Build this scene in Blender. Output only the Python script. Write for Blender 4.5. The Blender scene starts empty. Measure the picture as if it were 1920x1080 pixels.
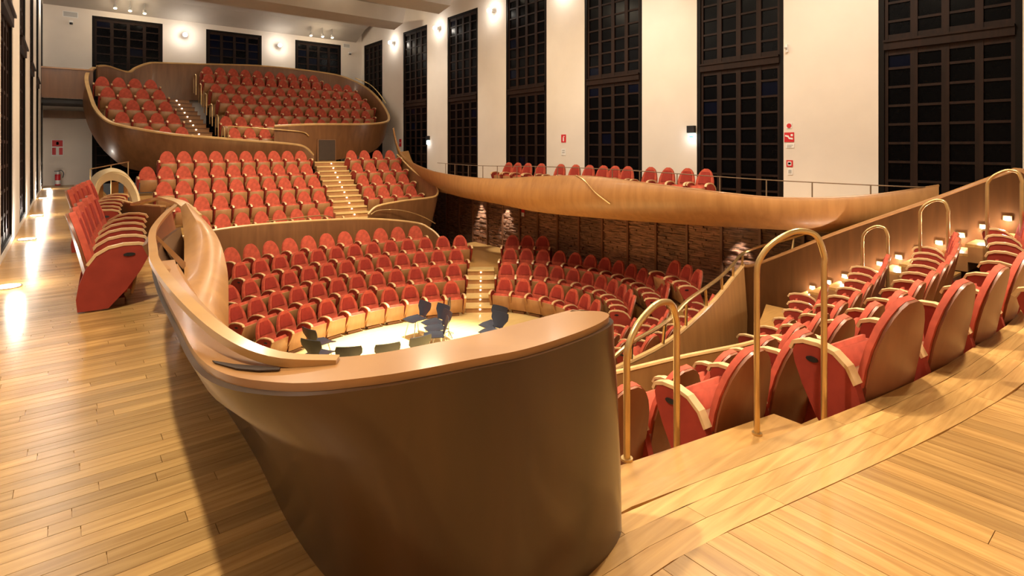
import bpy, bmesh, math, random
from mathutils import Vector, Matrix
random.seed(7)
C = bpy.context.scene.collection
PI = math.pi

# ------------------------------------------------------------------ camera, world, lights, exposure
TH = math.atan(840/1040)                      # hall axis is +Y, the camera looks to its right
cd = bpy.data.cameras.new('camera'); cam = bpy.data.objects.new('camera', cd); C.objects.link(cam)
cam.location = (0, 0, 1.4); cam.rotation_euler = (PI/2, 0, -TH)
cd.sensor_width = 36; cd.lens = 36*1040/1920; cd.shift_y = -(540-277)/1920; cd.clip_start = .05
bpy.context.scene.camera = cam
W = bpy.data.worlds.new('world'); bpy.context.scene.world = W; W.use_nodes = True
W.node_tree.nodes['Background'].inputs[0].default_value = (1, .86, .7, 1)
W.node_tree.nodes['Background'].inputs[1].default_value = .05
vs = bpy.context.scene.view_settings
vs.view_transform = 'Standard'; vs.look = 'None'; vs.gamma = 1; vs.use_curve_mapping = False
vs.exposure = 0.22
WARM = (1, .80, .56); SOFT = (1, .9, .78); COOL = (.86, .92, 1)

def lamp(name, kind, loc, power, col=WARM, size=.3, to=None, spot=None, blend=.5):
    d = bpy.data.lights.new(name, kind); d.energy = power; d.color = col
    if kind == 'AREA': d.shape = 'DISK'; d.size = size
    else: d.shadow_soft_size = size
    if kind == 'SPOT': d.spot_size = math.radians(spot); d.spot_blend = blend
    o = bpy.data.objects.new(name, d); C.objects.link(o); o.location = loc
    if to is not None:
        o.rotation_euler = (Vector(to)-Vector(loc)).to_track_quat('-Z', 'Y').to_euler()
    return o
# hall lights hung under the ceiling
for x in (3.6, 7.8):
    for y, z in ((4.5, 6.6), (9.0, 6.6), (13.1, 6.4), (20.1, 8.1)):
        lamp('hall_light', 'AREA', (x, y, z), 150, WARM, .7, (x, y, 0))
lamp('stage_light', 'SPOT', (5.6, 9.2, 6.3), 26000, (1, .92, .74), .25, (5.7, 10.3, -3), 32, .6)
lamp('stalls_light', 'SPOT', (5.0, 8.5, 6.3), 1500, (1, .82, .58), .2, (5.8, 14.6, -2), 70, .6)
lamp('front_light', 'SPOT', (5.5, 2.6, 6.3), 1250, (1, .84, .62), .2, (2.6, .4, 0), 85, .6)
lamp('side_light', 'SPOT', (-.42, 2.6, 6.3), 1300, (1, .87, .66), .10, (-.05, 3.2, 0), 84, .6)
for y in (8.35, 12.05, 15.6, 19.25, 23.2): lamp('left_wall_lamp_light', 'POINT', (-.3, y, 6.2), 60, SOFT, .08)
lamp('terrace_light', 'SPOT', (7.0, .6, 6.4), 2200, (1, .84, .62), .2, (7.2, 3.8, -1.2), 78, .6)  # unseen spot, added to brighten the parapet faces from the camera side
lamp('terrace_light', 'SPOT', (6.0, 6.6, 6.3), 700, (1, .84, .62), .2, (7, 2.2, -.5), 80, .6)
lamp('tier_light', 'SPOT', (5.6, 12.6, 6.2), 1500, (1, .82, .58), .2, (5.8, 19.2, -.3), 56, .5)
WALL_LAMPS = [(11.6, y, 6.2) for y in (1.2, 4.6, 8.35, 12.05, 15.6, 19.25, 23.2)] + [(3.92, 26.5, 6.1), (7.71, 26.5, 6.1)]
for p in WALL_LAMPS:
    q = (p[0]-.25, p[1], p[2]) if p[0] > 11 else (p[0], p[1]-.25, p[2])
    lamp('wall_lamp_light', 'POINT', q, 20, SOFT, .06)
for y in (7.5, 11.2, 15.0, 20.0, 24.5):
    lamp('floor_uplight', 'POINT', (-.38, y, .20), 14, SOFT, .05)
for y in (16.89, 15.34, 6.68):
    lamp('stone_wall_spot', 'SPOT', (11.95, y, -.34), 150, SOFT, .02, (12.22, y, -2.5), 50, .7)
for y in (4.0, 9.0, 14.0, 19.0):
    lamp('pier_wash', 'SPOT', (8.6, y, 6.6), 290, SOFT, .3, (11.8, y, 2.2), 80, .8)

# ------------------------------------------------------------------ materials
def nodes(name):
    m = bpy.data.materials.new(name); m.use_nodes = True
    return m, m.node_tree.nodes, m.node_tree.links, m.node_tree.nodes['Principled BSDF']
def plain(name, col, rough=.5, metal=0, var=.12, scale=6, emit=0, bump=0, spec=.5):
    m, n, l, b = nodes(name)
    b.inputs['Roughness'].default_value = rough; b.inputs['Metallic'].default_value = metal
    b.inputs['Specular IOR Level'].default_value = spec
    t = n.new('ShaderNodeTexCoord'); no = n.new('ShaderNodeTexNoise'); no.inputs['Scale'].default_value = scale
    no.inputs['Detail'].default_value = 4
    l.new(t.outputs['Object'], no.inputs['Vector'])
    r = n.new('ShaderNodeValToRGB'); r.color_ramp.elements[0].position = .3; r.color_ramp.elements[1].position = .7
    r.color_ramp.elements[0].color = (*[c*(1-var) for c in col], 1); r.color_ramp.elements[1].color = (*[min(1, c*(1+var)) for c in col], 1)
    l.new(no.outputs['Fac'], r.inputs[0]); l.new(r.outputs[0], b.inputs['Base Color'])
    if emit:
        b.inputs['Emission Color'].default_value = (*col, 1); b.inputs['Emission Strength'].default_value = emit
    if bump:
        bp = n.new('ShaderNodeBump'); bp.inputs['Strength'].default_value = bump; bp.inputs['Distance'].default_value = .01
        l.new(no.outputs['Fac'], bp.inputs['Height']); l.new(bp.outputs[0], b.inputs['Normal'])
    return m
def wood(name, a, b_, scale, rough=.35, rnd=0, grain=.6, coat=0, coord='Object'):
    """streaky timber; scale stretches the noise along the grain; rnd varies it from piece to piece"""
    m, n, l, b = nodes(name)
    b.inputs['Roughness'].default_value = rough; b.inputs['Coat Weight'].default_value = coat; b.inputs['Coat Roughness'].default_value = .12
    t = n.new('ShaderNodeTexCoord'); mp = n.new('ShaderNodeMapping'); mp.inputs['Scale'].default_value = scale
    l.new(t.outputs[coord], mp.inputs['Vector'])
    no = n.new('ShaderNodeTexNoise'); no.inputs['Scale'].default_value = 1; no.inputs['Detail'].default_value = 6; no.inputs['Distortion'].default_value = .6
    if rnd:
        oi = n.new('ShaderNodeObjectInfo'); ad = n.new('ShaderNodeVectorMath'); ad.operation = 'ADD'
        sc = n.new('ShaderNodeVectorMath'); sc.operation = 'SCALE'; sc.inputs['Scale'].default_value = 40
        cx = n.new('ShaderNodeCombineXYZ'); l.new(oi.outputs['Random'], cx.inputs[0]); l.new(oi.outputs['Random'], cx.inputs[1])
        l.new(cx.outputs[0], sc.inputs[0]); l.new(mp.outputs[0], ad.inputs[0]); l.new(sc.outputs[0], ad.inputs[1]); l.new(ad.outputs[0], no.inputs['Vector'])
    else: l.new(mp.outputs[0], no.inputs['Vector'])
    r = n.new('ShaderNodeValToRGB'); r.color_ramp.elements[0].position = .5-grain/2; r.color_ramp.elements[1].position = .5+grain/2
    r.color_ramp.elements[0].color = (*a, 1); r.color_ramp.elements[1].color = (*b_, 1); l.new(no.outputs['Fac'], r.inputs[0])
    out = r.outputs[0]
    if rnd:
        hs = n.new('ShaderNodeHueSaturation'); mr = n.new('ShaderNodeMapRange')
        mr.inputs[3].default_value = 1-rnd; mr.inputs[4].default_value = 1+rnd*.6
        l.new(oi.outputs['Random'], mr.inputs[0]); l.new(mr.outputs[0], hs.inputs['Value']); l.new(out, hs.inputs['Color']); out = hs.outputs[0]
    l.new(out, b.inputs['Base Color'])
    return m
M = {}
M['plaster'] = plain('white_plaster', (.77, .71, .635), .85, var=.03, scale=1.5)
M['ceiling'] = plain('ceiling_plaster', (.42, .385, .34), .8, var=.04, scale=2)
M['floor_x'] = wood('oak_plank_across', (.37, .195, .06), (.66, .40, .14), (2.0, 30, 20), .26, rnd=.26)
M['floor_y'] = wood('oak_plank_along', (.31, .155, .045), (.62, .37, .125), (34, 2.0, 20), .26, rnd=.24)
M['floor_base'] = wood('oak_subfloor', (.40, .21, .065), (.56, .32, .105), (3, 26, 20), .3)
M['stage'] = wood('stage_boards', (.60, .42, .16), (.72, .52, .24), (3, 20, 20), .25)
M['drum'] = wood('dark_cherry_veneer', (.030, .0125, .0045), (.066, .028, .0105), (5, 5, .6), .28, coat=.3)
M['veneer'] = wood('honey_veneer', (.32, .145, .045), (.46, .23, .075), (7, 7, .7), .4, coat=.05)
M['veneer_dark'] = wood('brown_veneer', (.135, .058, .022), (.225, .102, .040), (7, 7, .7), .34, coat=.15)
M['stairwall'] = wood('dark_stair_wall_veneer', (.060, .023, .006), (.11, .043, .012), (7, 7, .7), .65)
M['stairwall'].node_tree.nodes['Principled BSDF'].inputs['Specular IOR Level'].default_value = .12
M['ledge'] = wood('oak_ledge', (.29, .135, .045), (.40, .205, .075), (3, 3, 12), .3, coat=.2)
M['maple'] = plain('pale_maple_edge', (.60, .38, .16), .25, var=.1, scale=5)
M['ribbon'] = wood('ribbon_oak', (.36, .19, .06), (.50, .28, .10), (4, 4, 4), .28, coat=.3)
M['dull_rail'] = plain('dull_bronze_rail', (.27, .19, .12), .45, metal=.5)
M['cream'] = plain('cream_lacquered_wood', (.74, .58, .33), .3, var=.08, scale=4)
M['shell'] = wood('seat_back_ply', (.205, .066, .026), (.29, .105, .044), (9, 9, 1.2), .38, rnd=.12, coat=.04)
M['seatwood'] = wood('seat_front_ply', (.31, .145, .055), (.41, .205, .08), (9, 9, 1.5), .35, rnd=.1)
M['velvet'] = plain('red_velvet', (.46, .082, .046), .8, var=.28, scale=9, spec=.2)
M['velvet_shade'] = plain('red_velvet_shaded', (.29, .040, .024), .75, var=.12, scale=7, spec=.2)  # same velvet, its colour darkened for the shadow side of the panels
M['velvet_dark'] = plain('deep_red_cloth', (.30, .034, .022), .75, var=.15, scale=8, spec=.2)
M['arm'] = plain('armrest_wood', (.66, .44, .22), .3, var=.1, scale=8)
M['black'] = plain('black_metal', (.012, .012, .014), .4)
M['brass'] = plain('satin_brass', (.62, .44, .20), .3, metal=.85, var=.08, scale=8)
M['shutter'] = wood('dark_walnut_shutter', (.007, .003, .0016), (.026, .0105, .0055), (12, 12, 1), .6)
M['casing'] = plain('black_walnut_casing', (.005, .003, .002), .6, spec=.15)
M['shutter'].node_tree.nodes['Principled BSDF'].inputs['Specular IOR Level'].default_value = .2
M['pane'] = plain('night_glass', (.0015, .0015, .002), .25, var=.1, spec=.06)
M['pane_blue'] = plain('night_glass_blue', (.0015, .0025, .010), .25, var=.1, spec=.08)
M['fin'] = wood('oak_fin', (.20, .085, .04), (.28, .125, .06), (8, 8, .6), .4)
M['stone'] = wood('dark_slate', (.05, .026, .016), (.56, .29, .165), (3, 3.5, 34), .65, grain=.45, rnd=.3)
M['lamp'] = plain('lamp_glass', (1, .95, .88), .3, var=0, emit=16)
M['lamp_warm'] = plain('warm_lamp_glass', (1, .72, .38), .3, var=0, emit=26)
M['led'] = plain('step_light_glass', (1, .93, .82), .3, var=0, emit=9)
M['exit'] = plain('emergency_lamp_glass', (.75, 1, .97), .3, var=0, emit=3.0)
M['red'] = plain('red_sign', (.62, .02, .03), .4, var=.03)
M['white'] = plain('white_paint', (.82, .82, .80), .4, var=.02)
M['grey'] = plain('grey_plastic', (.45, .44, .42), .5, var=.04)
M['chairblack'] = plain('black_moulded_shell', (.006, .006, .009), .4, var=.1)
M['steel'] = plain('steel_tube', (.45, .45, .47), .25, metal=1, var=.05)

# ------------------------------------------------------------------ helpers
class MB:
    def __init__(s): s.v = []; s.f = []
    def add(s, v, f):
        o = len(s.v); s.v += [tuple(p) for p in v]; s.f += [tuple(i+o for i in q) for q in f]; return s
    def box(s, x0, x1, y0, y1, z0, z1):
        v = [(x, y, z) for z in (z0, z1) for y in (y0, y1) for x in (x0, x1)]
        return s.add(v, [(0, 2, 3, 1), (4, 5, 7, 6), (0, 1, 5, 4), (2, 6, 7, 3), (0, 4, 6, 2), (1, 3, 7, 5)])
    def obox(s, c, size, rz):
        a, b, h = (q/2 for q in size); co, si = math.cos(rz), math.sin(rz)
        v = [(c[0]+x*co-y*si, c[1]+x*si+y*co, c[2]+z) for z in (-h, h) for y in (-b, b) for x in (-a, a)]
        return s.add(v, [(0, 2, 3, 1), (4, 5, 7, 6), (0, 1, 5, 4), (2, 6, 7, 3), (0, 4, 6, 2), (1, 3, 7, 5)])
    def prism(s, poly, z0, z1):
        n = len(poly)
        v = [(*p, z0) for p in poly] + [(*p, z1) for p in poly]
        return s.add(v, [tuple(range(n-1, -1, -1)), tuple(range(n, 2*n))] + [(i, (i+1) % n, n+(i+1) % n, n+i) for i in range(n)])
    def section(s, path, prof):
        """sweep closed sections along a path; prof(i) gives that point's list of 3-D points"""
        rows = [prof(i) for i in range(len(path))]; k = len(rows[0])
        v = [p for r in rows for p in r]; f = []
        for i in range(len(rows)-1):
            for j in range(k): f.append((i*k+j, i*k+(j+1) % k, (i+1)*k+(j+1) % k, (i+1)*k+j))
        f.append(tuple(range(k-1, -1, -1))); f.append(tuple((len(rows)-1)*k+j for j in range(k)))
        return s.add(v, f)
    def tube(s, pts, r, n=8):
        pts = [Vector(p) for p in pts]; rows = []; up = None
        for i, p in enumerate(pts):
            t = (pts[min(i+1, len(pts)-1)]-pts[max(i-1, 0)]).normalized()
            if up is None: up = t.orthogonal().normalized()
            up = (up-t*up.dot(t)).normalized(); w = t.cross(up)
            rows.append([p+(up*math.cos(2*PI*j/n)+w*math.sin(2*PI*j/n))*r for j in range(n)])
        return s.section(pts, lambda i: rows[i])
    def strip(s, pts, w, t, up=(0, 0, 1)):
        """flat bar: w wide across, t thick along up"""
        pts = [Vector(p) for p in pts]; up = Vector(up); rows = []
        for i, p in enumerate(pts):
            d = (pts[min(i+1, len(pts)-1)]-pts[max(i-1, 0)]).normalized()
            a = d.cross(up).normalized(); u = a.cross(d).normalized()
            rows.append([p+a*w/2+u*t/2, p-a*w/2+u*t/2, p-a*w/2-u*t/2, p+a*w/2-u*t/2])
        return s.section(pts, lambda i: rows[i])
    def thick(s, rows, t):
        R, K = len(rows), len(rows[0]); P = [[Vector(p) for p in r] for r in rows]; top = []; bot = []
        for i in range(R):
            for j in range(K):
                a = P[min(i+1, R-1)][j]-P[max(i-1, 0)][j]; b = P[i][min(j+1, K-1)]-P[i][max(j-1, 0)]
                n = a.cross(b)
                n = n.normalized() if n.length > 1e-9 else Vector((0, 1, 0))
                top.append(P[i][j]+n*t/2); bot.append(P[i][j]-n*t/2)
        N = R*K; f = []
        for i in range(R-1):
            for j in range(K-1):
                q = (i*K+j, (i+1)*K+j, (i+1)*K+j+1, i*K+j+1); f.append(q); f.append(tuple(N+x for x in reversed(q)))
        ring = [j for j in range(K)] + [i*K+K-1 for i in range(1, R)] + [(R-1)*K+j for j in range(K-2, -1, -1)] + [i*K for i in range(R-2, 0, -1)]
        for a, b in zip(ring, ring[1:]+ring[:1]): f.append((a, b, N+b, N+a))
        return s.add(top+bot, f)
    def mesh(s, name, m, smooth=False):
        me = bpy.data.meshes.new(name); me.from_pydata(s.v, [], s.f); me.validate()
        b = bmesh.new(); b.from_mesh(me); bmesh.ops.recalc_face_normals(b, faces=b.faces); b.to_mesh(me); b.free()
        if m: me.materials.append(m)
        if smooth:
            for p in me.polygons: p.use_smooth = True
            try: me.set_sharp_from_angle(angle=math.radians(38))
            except Exception: pass
        return me
    def build(s, name, m, parent=None, smooth=False): return put(name, s.mesh(name, m, smooth), parent)
def put(name, me, parent=None, loc=None):
    o = bpy.data.objects.new(name, me); C.objects.link(o)
    if parent: o.parent = parent
    if loc: o.location = loc
    return o
def tag(o, label, cat, group=None):
    o['label'] = label; o['category'] = cat
    if group: o['group'] = group
    return o
def thing(name, label, cat, loc=(0, 0, 0), rz=0, group=None):
    o = bpy.data.objects.new(name, None); C.objects.link(o); o.location = loc; o.rotation_euler = (0, 0, rz); o.empty_display_size = .1
    return tag(o, label, cat, group)
def struct(o): o['kind'] = 'structure'; return o
def root(name, loc=(0, 0, 0), rz=0):
    o = bpy.data.objects.new(name, None); C.objects.link(o); o.location = loc; o.rotation_euler = (0, 0, rz); return struct(o)
def cr(pts, n):
    """Catmull-Rom through the points, n samples a span"""
    P = [Vector(p) for p in pts]; out = []
    for i in range(len(P)-1):
        a, b, c, d = P[max(i-1, 0)], P[i], P[i+1], P[min(i+2, len(P)-1)]
        for k in range(n):
            t = k/n; out.append(.5*((2*b)+(c-a)*t+(2*a-5*b+4*c-d)*t*t+(3*b-a-3*c+d)*t**3))
    return out+[P[-1]]
def lerp(a, b, t): return a+(b-a)*t
def E0(x):                                     # near edge of the terrace floor
    T = [(1.0, 1.52), (1.72, 1.48), (2.41, 1.34), (3.33, 1.16), (4.25, 1.03), (5.95, .94), (8, 1.05), (10.8, 1.5)]
    for (a, b), (c, d) in zip(T, T[1:]):
        if x <= c: return lerp(b, d, max(0, (x-a)/(c-a)))
    return 1.5

# ------------------------------------------------------------------ the room shell
XL, XR, YE = -.6, 11.8, 26.8
WY = [(1.75, 3.75), (5.5, 7.56), (9.18, 11.25), (12.88, 14.94), (16.61, 18.68), (20.25, 22.36), (24.44, 26.5)]
def long_wall(name, x0, x1):
    b = MB(); ys = [-3]+[q for w in WY for q in w]+[YE+.4]
    for a, c in zip(ys[::2], ys[1::2]): b.box(x0, x1, a, c, -.15, 8.4)
    for a, c in WY: b.box(x0, x1, a, c, 6.55, 8.4); b.box(x0, x1, a, c, -.15, .06)
    return struct(b.build(name, M['plaster']))
long_wall('wall_right', XR, XR+.5); long_wall('wall_left', XL-.5, XL)
EX = [(.84, 3.16), (4.75, 7.0), (8.49, 10.71)]
b = MB(); xs = [XL]+[q for w in EX for q in w]+[XR]
for a, c in zip(xs[::2], xs[1::2]): b.box(a, c, YE, YE+.4, -.3, 8.4)
for a, c in EX: b.box(a, c, YE, YE+.4, 6.5, 8.4)
struct(b.build('wall_end', M['plaster']))
b = MB(); b.box(XL-.5, XR+.5, -3.2, -3, -.3, 8.4); struct(b.build('wall_behind', M['plaster']))
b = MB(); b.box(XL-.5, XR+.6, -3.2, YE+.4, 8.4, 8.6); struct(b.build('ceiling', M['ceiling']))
b = MB(); b.box(-1, 12.4, 0, 27.2, -3.5, -3.3); struct(b.build('floor_lowest', M['black']))
# dropped ceiling boxes across the hall
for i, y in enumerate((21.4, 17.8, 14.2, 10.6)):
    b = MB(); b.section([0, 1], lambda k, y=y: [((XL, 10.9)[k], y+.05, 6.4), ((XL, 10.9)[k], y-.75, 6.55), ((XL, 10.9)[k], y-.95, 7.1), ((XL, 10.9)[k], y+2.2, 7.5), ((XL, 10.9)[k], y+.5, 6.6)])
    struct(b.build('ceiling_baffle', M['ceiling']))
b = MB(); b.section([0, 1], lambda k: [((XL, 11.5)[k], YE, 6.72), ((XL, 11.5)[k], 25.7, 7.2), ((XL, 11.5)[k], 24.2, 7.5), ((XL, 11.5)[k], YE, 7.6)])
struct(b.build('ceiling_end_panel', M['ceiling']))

# windows: casing, transom, shutter leaves with glazing bars, each pane its own piece
LEAF = {}
def leaf_meshes(w, rows, h):
    k = (round(w, 3), rows, round(h, 3))
    if k not in LEAF:
        b = MB(); b.box(-w/2, -w/2+.055, -.03, .03, 0, h); b.box(w/2-.055, w/2, -.03, .03, 0, h); p = h/rows
        for i in range(rows+1):
            t = .05 if i in (0, rows) else .022
            z = min(max(i*p, t), h-t); b.box(-w/2+.055, w/2-.055, -.022, .022, z-t, z+t)
        q = MB(); q.box(-w/2+.05, w/2-.05, -.006, .006, .015, p-.015)
        LEAF[k] = (b.mesh('shutter_leaf', M['shutter']), q.mesh('pane', M['pane']), q.mesh('pane', M['pane_blue']), p)
    return LEAF[k]
def window(n, loc, rz, w, z0, z1, zt, rl, ru, blue=.1):
    r = root('window_%d' % n, loc, rz)
    b = MB(); c = .09
    for x in (-w/2, w/2-c): b.box(x, x+c, -.06, .10, z0, z1)
    b.box(-w/2+c, w/2-c, -.06, .10, z1-c, z1); b.box(-w/2+c, w/2-c, -.06, .10, z0, z0+.05)
    b.build('casing', M['casing'], r)
    b = MB(); b.box(-w/2+c, w/2-c, -.09, .08, zt-.09, zt+.09); b.box(-w/2+c, w/2-c, -.12, .08, zt+.05, zt+.09); b.build('transom', M['shutter'], r)
    b = MB(); b.box(-w/2, w/2, .14, .2, z0, z1); b.build('backing', M['black'], r)
    lw = (w-2*c)/4
    for (a, h, rows) in ((z0+.05, zt-.09-z0-.05, rl), (zt+.09, z1-c-zt-.09, ru)):
        fm, pm, pb, p = leaf_meshes(lw, rows, h)
        for i in range(4):
            L = put('shutter_leaf', fm, r, (-w/2+c+lw*(i+.5), 0, a))
            for j in range(rows): put('pane', pb if random.random() < blue else pm, L, (0, .012, j*p))
n = 1
for a, c in WY:
    window(n, (XR+.07, (a+c)/2, 0), -PI/2, c-a, .06, 6.55, 3.29, 9, 9, .04); n += 1
for i, (a, c) in enumerate(EX):
    window(n, ((a+c)/2, YE+.06, 0), 0, c-a, .0, 6.5, 3.29, 9, 9, (.1, .9, .05)[i]); n += 1
for a, c in WY[1:]:
    window(n, (XL-.07, (a+c)/2, 0), PI/2, c-a, .06, 6.55, 3.29, 9, 9, .3); n += 1

# ------------------------------------------------------------------ floors
# balcony corridor on the left: base slab and strip boards
fl = root('floor')
b = MB(); b.prism([(XL, -3), (1.0, -3), (1.0, 1.5), (.74, 1.7), (.74, 5.2), (1.15, 6.2), (1.2, 11), (1.0, 14), (1.0, YE), (XL, YE)], -.3, -.012)
b.build('subfloor', M['floor_base'], fl)
PW = .074; planks = []; rest = MB(); y = .9
def edge_x(y): return .72 if y < 5.2 else (lerp(.72, 1.12, min(1, (y-5.2))) if y < 13 else .95)
while y < 26.6:
    pw = PW if y < 14 else PW*3
    x = XL+random.uniform(-.9, 0)+.02; e = edge_x(y)
    while x < e:
        L = random.choice((.55, .8, .95, 1.15)); a, c = max(x, XL+.01), min(x+L, e)
        if c-a > .03: planks.append((a, c, y, y+pw))
        x += L
    y += pw
planks.sort(key=lambda p: -(p[1]-p[0])*(p[3]-p[2])/max(1.5, p[2])**3)
for k, (a, c, y0, y1) in enumerate(planks):
    if k < 299:
        b = MB(); g = .0012; b.box(a+g-(a+c)/2, c-g-(a+c)/2, y0+g-(y0+y1)/2, y1-g-(y0+y1)/2, -.012, 0)
        put('floor_plank', b.mesh('floor_plank', M['floor_x']), fl, ((a+c)/2, (y0+y1)/2, random.uniform(-.0006, 0)))
    else: rest.box(a+.001, c-.001, y0+.001, y1-.001, -.012, -.0005)
o = rest.build('far_floor_planks', M['floor_x'], fl); o['kind'] = 'stuff'
# foreground terrace floor on the right
ft = root('floor_terrace')
top = [(x, E0(x)) for x in [1.0+i*.35 for i in range(29)]]
b = MB(); b.prism([(1.0, -3), (10.8, -3)]+top[::-1], -.26, -.012); b.build('subfloor', M['floor_base'], ft)
x = 1.0
while x < 7.2:
    y = E0(x+.055)-.369; sl = E0(x+.109)-E0(x); first = True
    while y > -.5:
        L = random.uniform(.35, .8) if first else random.choice((.7, .9, 1.2)); first = False
        b = MB(); g = .0012; b.prism([(-.055+g, -L+g), (.055-g, -L+g), (.055-g, sl/2 if y > E0(x+.055)-.37 else -g), (-.055+g, -sl/2 if y > E0(x+.055)-.37 else -g)], -.012, 0)
        put('floor_plank', b.mesh('floor_plank', M['floor_y']), ft, (x+.055, y, random.uniform(-.0006, 0))); y -= L
    x += .11
for r in range(4):                             # border boards that follow the edge
    x = 1.0-r*.31
    while x < 10.5:
        L = random.choice((1.2, 1.5, 1.8)); xs = [max(1.0, x+L*k/4) for k in range(5)]; o0, o1 = -.365+r*.092, -.365+(r+1)*.092-.002
        b = MB(); b.prism([(q, E0(q)+o0) for q in xs]+[(q, E0(q)+o1) for q in xs[::-1]], -.012, 0)
        b.build('border_board', M['floor_x'], ft); x += L+.002
# stage
b = MB(); b.box(.9, 12.3, 5, 17, -3.3, -2.98); struct(b.build('stage_floor', M['stage']))
# the right balcony slab
b = MB(); b.prism([(11.35, 3.75), (11.75, 2.85), (XR+.5, 2.5), (XR+.5, YE), (11.4, YE), (11.3, 21), (10.6, 17.5), (10.15, 15), (10.12, 9), (10.35, 7.2), (10.65, 5.8), (10.95, 4.8)], -.2, .08); struct(b.build('floor_balcony', M['floor_base']))

# ------------------------------------------------------------------ stone wall under the right balcony
sw = root('wall_stone')
b = MB(); b.box(12.3, 12.5, 2.5, 22.5, -3.2, -.1); b.build('backing', M['black'], sw)
variants = []
for v in range(4):
    b = MB(); z = 0
    while z < 2.98:
        h = random.uniform(.035, .07); y = -.44
        while y < .44:
            L = random.uniform(.15, .5); e = min(y+L, .44); d = random.uniform(.015, .075)
            b.box(-d, .06, y+.003, e-.003, z+.002, z+h-.002); y = e
        z += h
    variants.append(b.mesh('stone_panel', M['stone']))
fm = MB(); fm.box(-.10, .02, -.03, .03, 0, 2.95); fm = fm.mesh('fin', M['fin'])
for k in range(20):
    y = 3.38+.94*k
    put('stone_panel', variants[k % 4], sw, (12.25, y+.47, -3.12)); put('fin', fm, sw, (12.25, y, -3.1))

# ------------------------------------------------------------------ timber hulls and parapets
def loft(top, bot, mids=(), n=4, t=.05):
    """rows between a top and a bottom line; mids = (fraction, (dx,dy,dz)) bulges"""
    T, B = cr(top, n), cr(bot, n); rows = []
    fr = [(0, (0, 0, 0))]+list(mids)+[(1, (0, 0, 0))]
    for f, d in fr: rows.append([T[i].lerp(B[i], f)+Vector(d) for i in range(len(T))])
    return rows
def parapet(name, label, cat, top, bot, mat, mids=(), cap=None, capr=.03, t=.05, n=4, kind=None):
    r = thing(name, label, cat, (0, 0, 0))
    MB().thick(loft(top, bot, mids, n), t).build('panelling', mat, r, True)
    if cap: MB().tube(cr(top, n), capr).build('rim', cap, r, True)
    return r

# the big dark drum in the foreground
dt = [(1.46, 1.44, .778), (1.53, 1.38, .778), (1.51, 1.32, .778), (1.36, 1.275, .778), (1.1, 1.26, .778), (.92, 1.29, .778), (.63, 1.36, .778), (.43, 1.5, .77), (.32, 1.79, .755), (.33, 2.4, .735), (.36, 3.2, .73), (.42, 3.9, .72), (.55, 4.8, .70), (.78, 5.6, .70)]
db = [(1.50, 1.44, 0), (1.60, 1.40, 0), (1.565, 1.33, 0), (1.38, 1.275, 0), (1.1, 1.26, 0), (.95, 1.31, 0), (.78, 1.46, 0), (.69, 1.72, 0), (.665, 2.1, 0), (.69, 2.7, 0), (.69, 3.4, 0), (.69, 4.0, 0), (.71, 4.9, 0), (.9, 5.6, 0)]
drum = thing('drum_parapet', 'big dark cherry wood drum shaped parapet curving through the foreground', 'parapet')
DT, DB = cr(dt, 6), cr(db, 6)
rows = []
for f in (0, .12, .3, .5, .7, .85, 1):
    rows.append([a.lerp(c, f)+Vector((0, 0, 0))+(c-a).cross(Vector((0, 0, 1))).normalized()*0 for a, c in zip(DT, DB)])
for k, f in ((2, .3), (3, .5), (4, .7), (5, .85)):   # waisted towards the foot, flared at the rim
    for i, p in enumerate(rows[k]):
        q = DB[i].lerp(DT[i], (1-f)**1.7); p.x, p.y = q.x, q.y
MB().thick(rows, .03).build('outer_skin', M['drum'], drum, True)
inner = [(1.44, 1.45), (1.47, 1.455), (1.45, 1.46), (1.3, 1.46), (1.05, 1.46), (.9, 1.475), (.7, 1.51), (.56, 1.62), (.47, 1.86), (.45, 2.4), (.46, 3.2), (.52, 3.9), (.64, 4.8), (.86, 5.6)]
IN = [Vector((*p, z[2])) for p, z in zip(inner, dt)]; IN = cr(IN, 6)
OUT = [p.copy() for p in DT]
KL = 66; b = MB(); b.section(OUT[:KL], lambda i: [OUT[i]+Vector((0, 0, .022)), IN[i]+Vector((0, 0, .022)), IN[i]-Vector((0, 0, .012)), OUT[i]-Vector((0, 0, .012))])
b.build('rim_ledge', M['ledge'], drum, True)
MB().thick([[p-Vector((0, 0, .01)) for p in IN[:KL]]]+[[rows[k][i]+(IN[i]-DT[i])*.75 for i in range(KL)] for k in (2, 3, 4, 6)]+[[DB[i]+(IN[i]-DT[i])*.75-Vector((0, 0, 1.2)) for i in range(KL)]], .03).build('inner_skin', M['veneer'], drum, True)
b = MB(); b.tube([p+Vector((0, 0, .012)) for p in DB], .012); b.build('foot_trim', M['black'], drum, True)

# rail ribbon along the hull edge, with timber brackets down to it
rb = cr([(.60, 1.525, .797), (.46, 1.64, .808), (.38, 1.9, .825), (.335, 2.41, .85), (.345, 3.15, .84), (.39, 3.69, .82), (.50, 4.73, .80), (.70, 5.79, .80), (.90, 6.65, .80), (.97, 7.0, .81)], 6)
rib = thing('ribbon_handrail', 'pale curved timber ribbon rail sweeping along the left hull edge', 'handrail')
MB().strip(rb, .042, .024).build('ribbon', M['ribbon'], rib, True)
for p, q in (((.505, 4.72, .775), (.735, 5.02, .47)), ((.40, 3.72, .80), (.655, 4.35, .36)), ((.345, 3.0, .83), (.44, 3.5, .72))):
    p, q = Vector(p), Vector(q)
    MB().section([0, 1, 2], lambda k: [(lambda c, w, h: [c+Vector((0, -w, h)), c+Vector((0, w, h)), c+Vector((0, w, -h)), c+Vector((0, -w, -h))])(p.lerp(q, k/2), .03+.02*k, .014+.012*k)][0]).build('bracket', M['ledge'], rib)
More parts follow.
